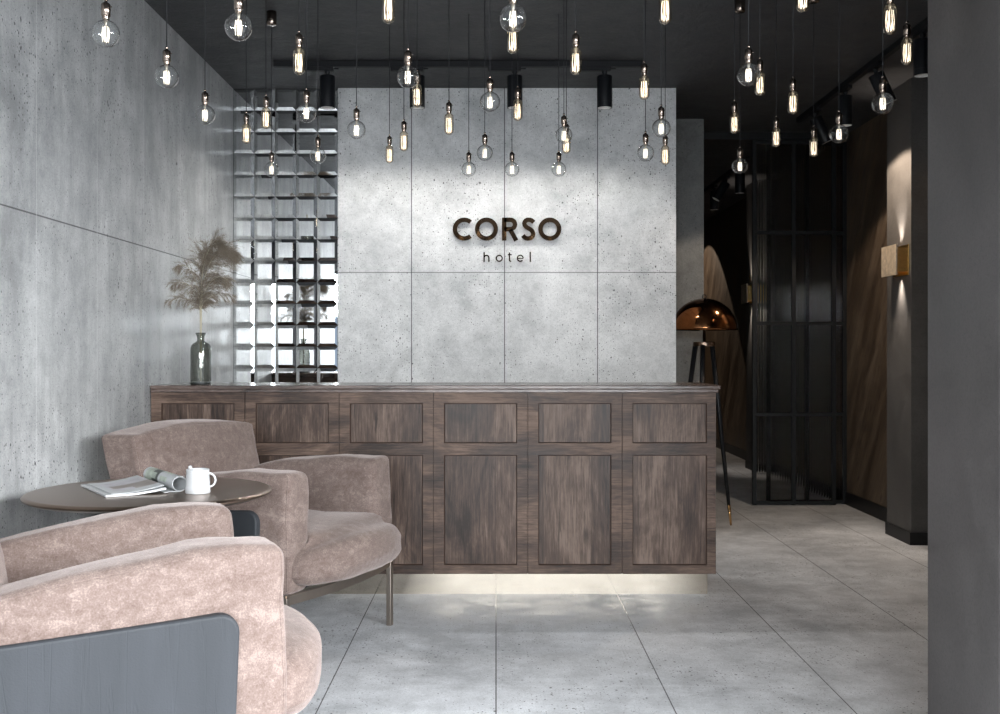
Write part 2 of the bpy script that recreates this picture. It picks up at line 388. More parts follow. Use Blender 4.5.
# ------------------------------------------------------------------ sign
def ribbon(bm, path, wd, y0, y1):
    P = [Vector(p) for p in path]; P = [p for i, p in enumerate(P) if i == 0 or (p-P[i-1]).length > 1e-5]; L, R = [], []
    for i, p in enumerate(P):
        if i == 0: d = P[1]-P[0]; k = 1
        elif i == len(P)-1: d = P[-1]-P[-2]; k = 1
        else:
            a = (P[i]-P[i-1]).normalized(); b = (P[i+1]-P[i]).normalized(); d = a+b
            k = 1/max(0.4, math.cos(a.angle(b)/2))
        d.normalize(); n = Vector((-d.y, d.x))*wd/2*k
        L.append(p+n); R.append(p-n)
    def ring(y): return [bm.verts.new((q.x, y, q.y)) for q in L], [bm.verts.new((q.x, y, q.y)) for q in R]
    lf, rf = ring(y0); lb, rb = ring(y1)
    for i in range(len(P)-1):
        bm.faces.new((lf[i], lf[i+1], rf[i+1], rf[i])); bm.faces.new((lb[i], rb[i], rb[i+1], lb[i+1]))
        bm.faces.new((lf[i], lb[i], lb[i+1], lf[i+1])); bm.faces.new((rf[i], rf[i+1], rb[i+1], rb[i]))
    for i in (0, -1): bm.faces.new((lf[i], rf[i], rb[i], lb[i]))
def arc(cx, cy, rx, ry, a0, a1, n=28):
    return [(cx+rx*math.cos(math.radians(a0+(a1-a0)*i/n)), cy+ry*math.sin(math.radians(a0+(a1-a0)*i/n))) for i in range(n+1)]
def glyph(ch, h, s):
    """strokes in a box of height h, thickness s; returns list of paths (x from 0)"""
    r = h/2
    if ch == 'C': return [arc(r, r, r-s/2, r-s/2, 48, 312, 40)]
    if ch == 'O': return [arc(r, r, r-s/2, r-s/2, 0, 360, 48)]
    if ch == 'R':
        b = h*0.30; cy = h-b
        return [[(s/2, 0), (s/2, h)], [(s/2, h-s/2), (h*0.36, h-s/2)] + arc(h*0.36, cy, b-s/2, b-s/2, 90, -90, 16) + [(s/2, h-2*b+s/2)],
                [(h*0.36, h-2*b+s*0.4), (h*0.62, 0)]]
    if ch == 'S':
        K = [(.53,.79),(.43,.88),(.30,.905),(.18,.865),(.118,.745),(.17,.625),(.30,.535),(.43,.445),(.503,.29),(.44,.145),(.29,.092),(.15,.125),(.055,.225)]
        K = [K[0]]+K+[K[-1]]; out = []
        for i in range(1, len(K)-2):
            p0, p1, p2, p3 = [Vector(q) for q in K[i-1:i+3]]
            for n_ in range(5):
                u = n_/5; q = 0.5*((2*p1)+(p2-p0)*u+(2*p0-5*p1+4*p2-p3)*u*u+(3*p1-p0-3*p2+p3)*u**3); out.append((q.x*h, q.y*h))
        return [out+[(K[-1][0]*h, K[-1][1]*h)]]
    xh = h*0.72
    if ch == 'h': return [[(s/2, 0), (s/2, h)], [(s/2, xh*0.55)] + arc(xh*0.42, xh*0.58, xh*0.42-s/2, xh*0.42-s/2, 178, 0, 12) + [(xh*0.84-s/2, 0)]]
    if ch == 'o': return [arc(xh/2, xh/2, xh/2-s/2, xh/2-s/2, 0, 360, 30)]
    if ch == 't': return [[(xh*0.25, h*0.95), (xh*0.25, xh*0.22)] + arc(xh*0.45, xh*0.22, xh*0.20, xh*0.22-s/2, 180, 280, 8), [(0, xh), (xh*0.58, xh)]]
    if ch == 'e': return [arc(xh/2, xh/2, xh/2-s/2, xh/2-s/2, 0, 318, 30), [(s/2, xh/2), (xh-s/2, xh/2)]]
    if ch == 'l': return [[(s/2, 0), (s/2, h*1.02)]]
sign = tag(empty('hotel_sign', (0.07, YB, 1.8)), 'polished bronze lettering CORSO hotel fixed to the pale concrete wall', 'sign')
ky = 6.84/F
def letter(ch, px0, base_py, h_px, s_px, depth):
    h = h_px*ky; bmx = B()
    for pth in glyph(ch, h, s_px*ky): ribbon(bmx, pth, s_px*ky, 0, depth)
    o = link('letter', bmx, 'letter', sign)
    o.location = ((px0-496)*ky - 0.07, -0.034, CH+(350-base_py)*ky - 1.8)
    st = B()
    tube(st, [(0.0, depth, 0.0), (0.0, 0.034, 0.0)], 0.003, 6)
for ch, x in (('C', 452.8), ('O', 475.0), ('R', 502.0), ('S', 521.6), ('O', 538.3)): letter(ch, x, 240.6, 23.0, 4.4, 0.018)
for ch, x in (('h', 483.5), ('o', 495.7), ('t', 507.7), ('e', 516.7), ('l', 529.6)): letter(ch, x, 261.9, 9.9, 1.25, 0.012)

# ------------------------------------------------------------------ reception desk
DX0, DX1, DYF, DYB = XL+0.004, 1.082, 5.23, 5.70
desk = tag(empty('reception_desk', (0, DYF, 0)), 'long dark walnut reception desk with panelled front on a mirror plinth', 'reception desk')
desk.location = (0, 0, 0)
bm = B(); box(bm, DX0, DX1, DYF+0.012, DYB, 0.11, 1.0); link('body', bm, 'wood_h', desk)
bm = B(); box(bm, DX0, DX1-0.033, DYF+0.053, DYB-0.05, 0, 0.11); link('plinth', bm, 'toe', desk)
bm = B(); box(bm, DX0, DX1+0.020, DYF-0.012, DYB+0.02, 1.018, 1.036); box(bm, DX0, DX1+0.010, DYF-0.006, DYB+0.012, 1.0, 1.0185)
M['top'] = wood('walnut_top', 0, WD, (0.075, 0.05, 0.041), (0.14, 0.10, 0.085), 0.22)
link('countertop', bm, 'top', desk, bevel=0.003)
mw = (DX1-DX0)/6
for k in range(6):
    x0 = DX0+k*mw; x1 = x0+mw; g = 0.0018
    bm = B()
    xa, xb = x0+0.052, x1-0.052
    if k == 5: xb = x1-0.046
    zz = (0.11, 0.153, 0.694, 0.752, 0.948, 1.0)
    # frame members, grain across
    box(bm, x0+g, xa, DYF, DYF+0.014, zz[0], zz[5]); box(bm, xb, x1-g, DYF, DYF+0.014, zz[0], zz[5])
    for a, b in ((0, 1), (2, 3), (4, 5)): box(bm, xa, xb, DYF, DYF+0.014, zz[a], zz[b])
    fr = link('front_panel', bm, 'wood_h', desk)
    for a, b in ((1, 2), (3, 4)):
        bb = B()
        e = 0.0045
        # sloping moulding
        o = [bb.verts.new(p) for p in ((xa, DYF+0.001, zz[a]), (xb, DYF+0.001, zz[a]), (xb, DYF+0.001, zz[b]), (xa, DYF+0.001, zz[b]))]
        c = [bb.verts.new(p) for p in ((xa+e, DYF+0.011, zz[a]+e), (xb-e, DYF+0.011, zz[a]+e), (xb-e, DYF+0.011, zz[b]-e), (xa+e, DYF+0.011, zz[b]-e))]
        for q in range(4): bb.faces.new((o[q], o[(q+1) % 4], c[(q+1) % 4], c[q])).material_index = 1
        bb.faces.new(c)
        link('inset_panel', bb, ['wood_v', 'wood_groove'], fr)
# slim groove between the modules reads as the dark carcass behind

# ------------------------------------------------------------------ armchairs
def cushion(half, r, bulge, seg=26, wob=0.006, seed=0.0, shape=None, wfreq=5.0, fine=1.0):
    bm = B(); bmesh.ops.create_cube(bm, size=2.0)
    bmesh.ops.subdivide_edges(bm, edges=bm.edges[:], cuts=seg, use_grid_fill=True)
    hx, hy, hz = half
    def place(p):
        q = Vector([math.copysign(abs(math.sin(c*PI/2))**0.85, c) for c in p])
        wv = Vector((q.x*hx, q.y*hy, q.z*hz))
        inn = Vector([max(-(h-r), min(h-r, c)) for c, h in zip(wv, half)])
        d = wv-inn
        if d.length > 1e-9:
            m = max(abs(d.x), abs(d.y), abs(d.z))
            wv = inn + d.normalized()*m
        wv.x += q.x*bulge[0]*(1-q.y**2)*(1-q.z**2) if abs(p.x) > .999 else 0
        wv.y += q.y*bulge[1]*(1-q.x**2)*(1-q.z**2) if abs(p.y) > .999 else 0
        wv.z += q.z*bulge[2]*(1-q.x**2)*(1-q.y**2) if abs(p.z) > .999 else 0
        n = Vector((noise.noise(wv*wfreq+Vector((seed, 0, 0))), noise.noise(wv*wfreq+Vector((0, seed+9, 0))), noise.noise(wv*wfreq+Vector((0, 5, seed)))))
        n2 = Vector((noise.noise(wv*17+Vector((seed, 3, 0))), noise.noise(wv*17+Vector((1, seed, 0))), noise.noise(wv*17+Vector((0, 7, seed)))))
        wv += n*wob*2 + n2*wob*0.8*fine
        return shape(wv, q) if shape else wv
    for v in bm.verts: v.co = place(v.co.copy())
    return bm, place
def seam(place, axis, sign, r=0.0022, n=26):
    """raised seam along the outline of one face of a cushion"""
    loop = [(-1+2*i/n, -1) for i in range(n)] + [(1, -1+2*i/n) for i in range(n)] + [(1-2*i/n, 1) for i in range(n)] + [(-1, 1-2*i/n) for i in range(n)]
    bm = B(); pts = []
    for a, b in loop:
        p = [a, b]; p.insert(axis, sign); pts.append(place(Vector(p)))
    tube(bm, pts, r, 6, closed=True)
    return bm

def armchair(loc, rz, seed):
    root = empty('armchair', loc, rz)
    # local: x forward, y to the sitter's left, z up
    for s in (-1, 1):
        def shp(v, q, s=s):
            t = (v.x+0.38)/0.74             # 0 back .. 1 front
            top = max(0.0, (v.z+0.2)/0.4)
            t_ = max(0.0, min(1.0, t)); v.z += top*(-0.082+0.105*t_*(2-t_)-0.012*max(0, t_-0.75)/0.25 + 0.006*math.sin(t*6+seed))
            v.y += s*0.012*top*math.sin(t*4)
            return v
        bm, pl = cushion((0.388, 0.076, 0.220), 0.030, (0.008, 0.012, 0.006), 26, 0.004, seed+s*3.1, shp)
        a = link('arm_cushion', bm, 'velvet', root, smooth=True); a.location = (-0.018, s*0.330, 0.514)
        for sg in (-1, 1): link('seam', seam(pl, 1, sg), 'velvet', a, smooth=True)
        # side shell, rounded leather board
        pts = []
        x0, x1, z0, zf, zb, r = -0.40, 0.255, 0.315, 0.610, 0.582, 0.045
        pts += [(x0, z0), (x1-0.01, z0)]
        pts += [(x1-r+r*math.cos(math.radians(an)), zf-r+r*math.sin(math.radians(an))) for an in range(0, 91, 15)]
        pts += [(x0+0.02, zb), (x0, zb-0.02)]
        bmp = B()
        fo = [bmp.verts.new((x, 0.017, z)) for x, z in pts]; bo = [bmp.verts.new((x, -0.017, z)) for x, z in pts]
        bmp.faces.new(fo); bmp.faces.new(bo[::-1])
        for i in range(len(pts)):
            j = (i+1) % len(pts); bmp.faces.new((fo[i], bo[i], bo[j], fo[j]))
        pn = link('side_panel', bmp, 'leather', root, bevel=0.008, seg=3); pn.location = (0, s*0.421, 0)
    # back cushion: wide, leaning back, pointed top corners
    def shb(v, q):
        t = (v.z+0.26)/0.52
        v.y *= 1.0+0.03*t
        v.x += -0.10*t
        if q.z > 0: v.z += -0.03*q.y*q.y*q.z + 0.012
        e = abs(q.y)**6*q.z
        v.y += 0.014*q.y*max(0, e)
        return v
    bm, pl = cushion((0.085, 0.375, 0.235), 0.018, (0.048, 0.0, 0.010), 28, 0.004, seed+11, shb)
    bc = link('back_cushion', bm, 'velvet', root, smooth=True); bc.location = (-0.310, -0.045, 0.655)
    for sg in (-1, 1): link('seam', seam(pl, 0, sg), 'velvet', bc, smooth=True)
    # rear shell
    bm = B(); box(bm, -0.012, 0.012, -0.40, 0.40, 0, 0.30)
    bp = link('back_panel', bm, 'leather', root, bevel=0.01, seg=3); bp.location = (-0.412, 0, 0.315)
    # seat: narrow between the arms, broad rounded nose in front of them
    def shs(v, q):
        f = max(0.0, min(1.0, (v.x-0.27)/0.10)); f = f*f*(3-2*f)
        v.y *= 1.0+0.35*f
        v.x -= 0.85*f*(v.y**2)
        up = max(0.0, min(1.0, (v.z+0.07)/0.14))
        v.z += -0.05*f*(v.y/0.4)**2*up
        v.z -= 0.02*up*max(0.0, f)
        v.z += 0.025*(1-up)*f*(0.3+2.0*(max(0, v.x-0.38))/0.1)
        return v
    bm, pl = cushion((0.445, 0.285, 0.098), 0.06, (0.0, 0.0, 0.012), 28, 0.004, seed+23, shs, fine=0.6)
    sc = link('seat_cushion', bm, 'velvet', root, smooth=True); sc.location = (0.100, 0, 0.412)
    # dark deck under the seat
    bm = B(); box(bm, -0.39, 0.33, -0.37, 0.37, 0.290, 0.316); link('deck', bm, 'black', root)
    # flat bar frame with a bowed front rail
    bm = B()
    def bar(pts, hw, z0, z1):
        P = [Vector((x, y)) for x, y in pts]; L = []
        for i, p in enumerate(P):
            d = (P[min(i+1, len(P)-1)]-P[max(i-1, 0)]).normalized(); n = Vector((-d.y, d.x))*hw
            L.append([bm.verts.new((p.x+n.x, p.y+n.y, z0)), bm.verts.new((p.x-n.x, p.y-n.y, z0)), bm.verts.new((p.x-n.x, p.y-n.y, z1)), bm.verts.new((p.x+n.x, p.y+n.y, z1))])
        for a, b in zip(L, L[1:]):
            for k in range(4): bm.faces.new((a[k], a[(k+1) % 4], b[(k+1) % 4], b[k]))
        bm.faces.new(L[0][::-1]); bm.faces.new(L[-1])
    bar([(0.36+0.045*(1-(y/0.40)**2), y) for y in [-0.40+0.05*i for i in range(17)]], 0.006, 0.262, 0.298)
    for s in (-1, 1): bar([(-0.39, s*0.398), (0.36, s*0.398)], 0.006, 0.262, 0.298)
    bar([(-0.39, -0.398), (-0.39, 0.398)], 0.006, 0.262, 0.298)
    link('frame', bm, 'legm', root)
    for x in (0.36, -0.385):
        for y in (-0.398, 0.398):
            bm = B(); box(bm, -0.012, 0.012, -0.012, 0.012, 0, 0.292)
            lg = link('leg', bm, 'legm', root, bevel=0.003); lg.location = (x, y, 0)
    return root
c1 = armchair((-0.954, 4.455, 0), math.radians(-23), 1.0)
tag(c1, 'blush velvet armchair on slim metal legs in front of the reception desk', 'armchair', 'blush velvet armchairs')
c2 = armchair((-0.998, 2.723, 0), math.radians(24.6), 40.0)
tag(c2, 'blush velvet armchair in the near left corner, showing its charcoal leather side', 'armchair', 'blush velvet armchairs')

# ------------------------------------------------------------------ round table
TX, TY, TZ = -1.160, 3.575, 0.74
tb = tag(empty('side_table', (TX, TY, 0)), 'round bronze pedestal table between the two velvet armchairs', 'table')
bm = B(); lathe(bm, [(0, TZ), (0.384, TZ), (0.394, TZ-0.002), (0.399, TZ-0.007), (0.397, TZ-0.013), (0.375, TZ-0.022), (0, TZ-0.024)], n=96)
link('tabletop', bm, 'bronze', tb, smooth=True).modifiers.new('e', 'EDGE_SPLIT').split_angle = math.radians(35)
bm = B(); lathe(bm, [(0, TZ-0.024), (0.09, TZ-0.024), (0.09, TZ-0.030), (0.028, TZ-0.045), (0.024, 0.05), (0.03, 0.014), (0, 0.014)], n=32); link('column', bm, 'bronze', tb, smooth=True)
bm = B(); lathe(bm, [(0, 0.014), (0.20, 0.014), (0.21, 0.008), (0.21, 0), (0, 0)], n=48); link('base', bm, 'bronze', tb)

# magazine: one half flat, the other rolled into a tube
mag = empty('magazine', (-1.434+0.005, 3.665, TZ+0.0005)); ang = math.atan2(0.56, 0.83); mag.rotation_euler = (0, 0, ang)
tag(mag, 'open magazine with its right half rolled up, lying on the round table', 'magazine')
# local x = across the pages (n), local y = +v reversed: height runs to -y
def sheet(prof, thick, y0, y1, name, mats, pick, ny=14):
    bmx = B(); P = [Vector(p) for p in prof]; top, bot = [], []
    for i, p in enumerate(P):
        d = (P[min(i+1, len(P)-1)]-P[max(i-1, 0)]).normalized(); n = Vector((-d.y, d.x))*thick/2
        top.append(p+n); bot.append(p-n)
    G = [[(bmx.verts.new((t.x, y0+(y1-y0)*j/ny, t.y)), bmx.verts.new((b.x, y0+(y1-y0)*j/ny, b.y))) for j in range(ny+1)] for t, b in zip(top, bot)]
    for i in range(len(P)-1):
        for j in range(ny):
            bmx.faces.new((G[i][j][0], G[i+1][j][0], G[i+1][j+1][0], G[i][j+1][0])).material_index = pick(i, j, 0)
            bmx.faces.new((G[i][j][1], G[i][j+1][1], G[i+1][j+1][1], G[i+1][j][1])).material_index = pick(i, j, 1)
        for j in (0, ny): bmx.faces.new((G[i][j][0], G[i][j][1], G[i+1][j][1], G[i+1][j][0]))
    for i in (0, len(P)-1):
        for j in range(ny): bmx.faces.new((G[i][j][0], G[i][j+1][0], G[i][j+1][1], G[i][j][1]))
    return link(name, bmx, mats, mag, smooth=False)
L0, L1 = 0.0, -0.335
flat = [(x*0.012, 0.004+0.012*max(0, (x*0.012-0.08)/0.12)**1.5) for x in range(17)]
def pk(i, j, side):
    if side: return 0
    if 2 <= j <= 10 and 2 <= i <= 13: return 1 if (i < 8 or j < 6) and not (6 <= j <= 8 and 3 <= i <= 9) else 2
    return 0
sheet(flat, 0.006, L0, L1, 'left_page', ['paper', 'ph_lilac', 'ph_brown'], pk)
flat2 = [(0.02+x*0.012, 0.009+0.02*max(0, (0.02+x*0.012-0.06)/0.14)**1.6) for x in range(15)]
sheet(flat2, 0.0015, L0-0.01, L1+0.006, 'curled_page', ['paper', 'ph_lilac', 'ph_brown'], lambda i, j, s: pk(i, j, s))
roll = [(0.185, 0.002), (0.20, 0.003), (0.22, 0.0025)]
cx, cz = 0.237, 0.0275
for k in range(46):
    a = math.radians(-90 + k*13.0); r = 0.0255 - 0.00008*k
    roll.append((cx+r*math.cos(a), cz+r*math.sin(a)))
def pr(i, j, side):
    if side == 0: return 0
    if i < 3 or i > 32: return 0
    if 1 <= j <= 3: return 1
    if 4 <= j <= 5: return 2 if (i // 4) % 2 == 0 else 1
    if j == 6: return 2
    if 8 <= j <= 10 and (i // 3) % 2: return 3
    return 0
sheet(roll, 0.0016, L0, L1, 'rolled_page', ['paper', 'ph_green', 'ph_black', 'ph_green'], pr)

# mug
mg = tag(empty('mug', (-0.980, 3.50, TZ)), 'white ceramic mug with a round handle and small knobbed lid on the round table', 'mug')
bm = B(); lathe(bm, [(0, 0), (0.038, 0), (0.041, 0.003), (0.040, 0.02), (0.0365, 0.072), (0.037, 0.078), (0.0355, 0.079), (0.0335, 0.076), (0.034, 0.066), (0.0355, 0.012), (0, 0.008)], n=40); link('body', bm, 'white', mg, smooth=True)
bm = B(); lathe(bm, [(0, 0.071), (0.0335, 0.071), (0.0335, 0.068), (0, 0.067)], n=32); link('drink', bm, 'cocoa', mg)
bm = B(); tube(bm, [(0.034+0.024*math.sin(math.radians(a)), 0, 0.043+0.023*math.cos(math.radians(a))) for a in range(-8, 189, 12)], 0.0036, 10); link('handle', bm, 'white', mg, smooth=True)
bm = B(); tube(bm, [(-0.006, 0.0, 0.0715), (-0.016, 0.0, 0.076), (-0.024, 0, 0.082)], 0.002, 8)
lathe(bm, [(0, -0.007), (0.005, -0.005), (0.007, 0), (0.005, 0.005), (0, 0.007)], c=(-0.025, 0, 0.0835), n=16); link('spoon_end', bm, 'white', mg, smooth=True)

# ------------------------------------------------------------------ vase and pampas
VX, VY, VZ = -1.505, 5.43, 1.0365
va = tag(empty('glass_vase', (VX, VY, VZ)), 'smoked glass bottle vase on the left end of the desk', 'vase')
bm = B(); lathe(bm, [(0, 0.0), (0.049, 0.0), (0.052, 0.004), (0.052, 0.010), (0, 0.010)], n=40); link('vase_base', bm, 'vase_base', va, smooth=False)
bm = B(); lathe(bm, [(0.050, 0.011), (0.052, 0.02), (0.052, 0.178), (0.049, 0.194), (0.040, 0.206), (0.027, 0.213), (0.0185, 0.220), (0.0185, 0.236), (0.026, 0.262),
    (0.024, 0.262), (0.0165, 0.236), (0.0165, 0.221), (0.025, 0.211), (0.038, 0.203), (0.046, 0.192), (0.049, 0.176), (0.049, 0.013)], n=40); link('bottle', bm, 'vase', va, smooth=True)
def bez(a, b, c, d, t): return a*(1-t)**3+b*3*t*(1-t)**2+c*3*t*t*(1-t)+d*t**3
def pampas(end_px, dy, thick, lab, nh=1500, bend=0.5, sx=0.0):
    top = Vector((VX+sx, VY, 0)) + Vector((0, 0, CH+(350-312)*VY/F))
    root = tag(empty('pampas_plume', (VX+sx*0.4, VY, VZ+0.012)), lab, 'dried pampas', 'pampas stems in the smoked vase', 'thing')
    off = Vector(root.location)
    e = at(end_px[0], end_px[1], VY+dy); e.y = VY+dy
    foot = Vector((VX+sx*0.4, VY, VZ+0.014))
    bmx = B()
    ctrl1 = top+Vector((0, 0, (e.z-top.z)*bend+0.05)); ctrl2 = e + Vector(((top.x-e.x)*0.45, (top.y-e.y)*0.45, 0.05))
    ax = [bez(top, ctrl1, ctrl2, e, i/20) for i in range(21)]
    st = [foot-off, Vector((VX+sx*0.6, VY, VZ+0.23))-off, top-off] + [p-off for p in ax[1:]]
    tube(bmx, st, [0.0026, 0.0024, 0.0022]+[0.0018-0.0014*i/20 for i in range(20)], 6)
    link('stem', bmx, 'stem', root, smooth=True)
    bmx = B(); rnd = random.Random(int(end_px[0]*7+end_px[1]))
    def hair(q, dr, ln, wd0, sag, k=3):
        wv = dr.cross(Vector((rnd.gauss(0, 1), rnd.gauss(0, 1), rnd.gauss(0, 1)))).normalized(); prev = None
        for n_ in range(k+1):
            wd = wd0*(1-n_/(k+0.4)); a = bmx.verts.new(q-off+wv*wd/2); b = bmx.verts.new(q-off-wv*wd/2)
            if prev: bmx.faces.new((prev[0], prev[1], b, a))
            prev = (a, b)
            dr = (dr+Vector((0, 0, -sag))).normalized(); q = q+dr*ln/k
    nb = max(40, nh//13)
    for k in range(nb):
        t = 0.02+0.98*(k+rnd.random())/nb; i = min(19, int(t*20)); p = ax[i].lerp(ax[i+1], t*20-i); d = (ax[i+1]-ax[i]).normalized()
        prof = math.sin(PI*min(1, 0.16+t*0.80))**0.6
        side = Vector((rnd.gauss(0.25 if sx >= 0 else -0.1, 1), rnd.gauss(0, 1), rnd.gauss(0, 1))); side = (side-d*side.dot(d)).normalized()
        dr = (d*rnd.uniform(0.55, 1.0)+side*rnd.uniform(0.35, 0.85)).normalized(); ln = 1.25*thick*prof*rnd.uniform(0.5, 1.1)
        q = p; ns = 7
        for sgm in range(ns):
            for h in range(6):
                hs = Vector((rnd.gauss(0, 1), rnd.gauss(0, 1), rnd.gauss(0, 1))).normalized()
                hair(q+dr*ln/ns*rnd.random(), (dr*0.9+hs*0.55).normalized(), rnd.uniform(0.015, 0.040), 0.0008, 0.12)
            dr = (dr+Vector((0.03, 0, -0.16))+Vector((rnd.gauss(0, .05), rnd.gauss(0, .05), rnd.gauss(0, .04)))).normalized(); q = q+dr*ln/ns
    link('plume', bmx, 'plume', root)
pampas((234, 254), 0.02, 0.115, 'largest pampas plume, arching to the right above the smoked vase', 2600, 0.75, 0.004)
pampas((222, 246), -0.05, 0.10, 'tallest pampas plume rising to the right of the vase centre', 2200, 0.8, -0.002)
pampas((206, 256), 0.07, 0.09, 'upright middle pampas plume straight above the vase neck', 1700, 0.7, 0.002)
pampas((177, 268), 0.03, 0.060, 'thin pampas plume arching up to the left over the vase', 600, 0.55, -0.004)
pampas((172, 285), -0.06, 0.055, 'pampas plume reaching level to the left of the vase', 600, 0.4, 0.003)
pampas((163, 304), 0.04, 0.050, 'lowest pampas plume drooping to the far left of the vase', 550, 0.35, -0.001)
pampas((234, 298), -0.03, 0.050, 'short pampas plume drooping low on the right of the vase', 500, 0.35, 0.001)
pampas((228, 280), -0.08, 0.085, 'pampas plume leaning right below the largest one', 1300, 0.55, 0.003)

# ------------------------------------------------------------------ floor lamp with copper dome
LX, LY = 1.412, 7.22
fl = tag(empty('floor_lamp', (LX, LY, 0)), 'tripod floor lamp with a copper dome shade behind the desk end', 'floor lamp')
bm = B(); R = 0.222
pf = [(R, 0.0)] + [(R*math.cos(math.radians(a)), 0.215*math.sin(math.radians(a))) for a in range(4, 90, 4)] + [(0, 0.215)]
pin = [(0, 0.211)] + [((R-0.004)*math.cos(math.radians(a)), 0.211*math.sin(math.radians(a))) for a in range(86, -1, -4)]
lathe(bm, [(R-0.004, 0.0)]+pf, n=64); lathe(bm, pin, n=64)
sh = link('lamp_shade', bm, 'copper', fl, smooth=True); sh.location = (0, 0, 1.345)
bm = B(); tube(bm, [(0.013*math.cos(a*PI/8), 0, 0.013+0.013*math.sin(a*PI/8)) for a in range(16)], 0.003, 8, closed=True); k = link('loop', bm, 'black', sh, smooth=True); k.location = (0, 0, 0.214)
bm = B(); lathe(bm, [(0, 1.26), (0.011, 1.26), (0.011, 1.44), (0.02, 1.45), (0.02, 1.49), (0, 1.49)], n=20); link('pole', bm, 'bronze', fl, smooth=True)
bm = B(); lathe(bm, [(0, 1.235), (0.070, 1.235), (0.074, 1.24), (0.074, 1.262), (0.070, 1.266), (0, 1.266)], n=40); link('hub', bm, 'bronze', fl, bevel=0.002)
for k, a in enumerate((22, 150, 250)):
    ar = math.radians(a); d = Vector((math.cos(ar), math.sin(ar), 0))
    rt, rb_, zt = 0.062, 0.235 if k != 0 else 0.215, 1.245
    bm = B(); p0 = d*rt+Vector((0, 0, zt)); p1 = d*rb_+Vector((0, 0, 0.0))
    pm = p0.lerp(p1, 0.88)
    tube(bm, [p0, p0.lerp(p1, 0.4), pm], [0.017, 0.0165, 0.012], 14); lg = link('leg', bm, 'black', fl, smooth=True)
    bm = B(); tube(bm, [pm, p0.lerp(p1, 0.995)+Vector((0, 0, 0.002))], [0.0118, 0.007], 14); link('foot_tip', bm, 'brass_tip', lg, smooth=True)

# ------------------------------------------------------------------ track lights
TZc = ZC-0.002
def track(x0, x1, y0, y1, lab):
    bm = B(); box(bm, x0, x1, y0, y1, ZC-0.036, ZC-0.0005)
    return tag(link('lighting_track', bm, 'track', bevel=0.003), lab, 'lighting track', 'lighting tracks on the ceiling')
YT = 6.23
track(-1.30, 0.855, YT-0.018, YT+0.018, 'black lighting track across the ceiling above the reception desk')
track(2.185, 2.221, 4.2, 7.75, 'black lighting track running into the passage, before the glass partition')
track(2.185, 2.221, 9.3, 12.6, 'black lighting track beyond the glass partition')
def tracklight(x, y, along, tilt, lab, grp, lit=None, turn=0.0, flip=1):
    root = tag(empty('track_spotlight', (x, y, ZC-0.036)), lab, 'spotlight', grp)
    bm = B()
    if along == 'X': box(bm, -0.155 if flip > 0 else -0.035, 0.035 if flip > 0 else 0.155, -0.016, 0.016, -0.022, -0.0005); box(bm, 0.035, 0.065, -0.006, 0.006, -0.012, -0.006)
    else: box(bm, -0.016, 0.016, -0.09, 0.09, -0.022, -0.0005)
    link('adapter', bm, 'track', root, bevel=0.002)
    bm = B(); lathe(bm, [(0, -0.055), (0.008, -0.055), (0.010, -0.045), (0.016, -0.03), (0.016, -0.022), (0, -0.022)], n=16); link('swivel', bm, 'black', root, smooth=True)
    piv = Vector((0, 0, -0.052))
    Rm = Matrix.Rotation(turn, 4, 'Z') @ Matrix.Rotation(tilt, 4, 'Y')
    bm = B(); lathe(bm, [(0, 0), (0.042, 0), (0.0445, -0.003), (0.0445, -0.150), (0.0435, -0.151), (0.0435, -0.153), (0.0445, -0.154), (0.0445, -0.186), (0.040, -0.186), (0.038, -0.176), (0, -0.172)], n=36)
    cn = link('housing', bm, 'black', root, smooth=True); cn.modifiers.new('e', 'EDGE_SPLIT').split_angle = math.radians(40)
    cn.matrix_local = Matrix.Translation(piv) @ Rm
    bm = B(); lathe(bm, [(0.0385, -0.1765), (0.036, -0.183), (0.0395, -0.1855)], n=32); lathe(bm, [(0, -0.1735), (0.036, -0.1775)], n=32)
    link('lens', bm, 'lens', cn, smooth=True)
    if lit:
        pw, angle, blend, col = lit
        d = Rm.to_3x3() @ Vector((0, 0, -1)); loc = Vector(root.location)+piv+d*0.192
        spot('spot_beam', loc, d, pw, angle, blend, col, 0.02)
    return root
for i, px_ in enumerate((327.6, 417.3, 514.8, 604.6)):
    x = (px_-496)*YT/F
    tracklight(x, YT, 'X', 0, 'black cylinder track spotlight above the desk, '+('leftmost, in front of the mirror tiles', 'second from the left', 'third from the left, above the hotel sign', 'rightmost, nearest the end of the track')[i],
        'track spotlights above the desk', (17, 152, 0.46, DAY_SPOT))
TXc = 2.203
for y, tl, tn, lab, lit in ((5.50, 0, 0, 'black track spotlight nearest the grey column, pointing down', (12, 120, 0.8, WARM)),
                  (6.18, math.radians(-25), 0, 'tilted black track spotlight second from the grey column', None),
                  (6.72, 0, 0, 'black track spotlight third from the grey column, pointing down', (60, 136, 0.15, WARM)),
                  (7.35, math.radians(-26), 0, 'tilted black track spotlight nearest the glass partition', None)):
    tracklight(TXc, y, 'Y', tl, lab, 'track spotlights over the passage', lit, tn)
for y, tl, lab, lit in ((9.62, 0, 'black track spotlight beyond the partition, hanging nearest and straight', None),
                        (10.2, math.radians(32), 'tilted black track spotlight beyond the partition', None),
                        (10.75, 0, 'farthest black track spotlight in the passage', (60, 70, 0.3, WARM))):
    tracklight(TXc, y, 'Y', tl, lab, 'track spotlights beyond the partition', None)
# beam grazing the far part of the wood wall
spot('passage_beam', (1.75, 14.2, 2.86), (0.75, -0.35, -1), 60, 70, 0.05, WARM)

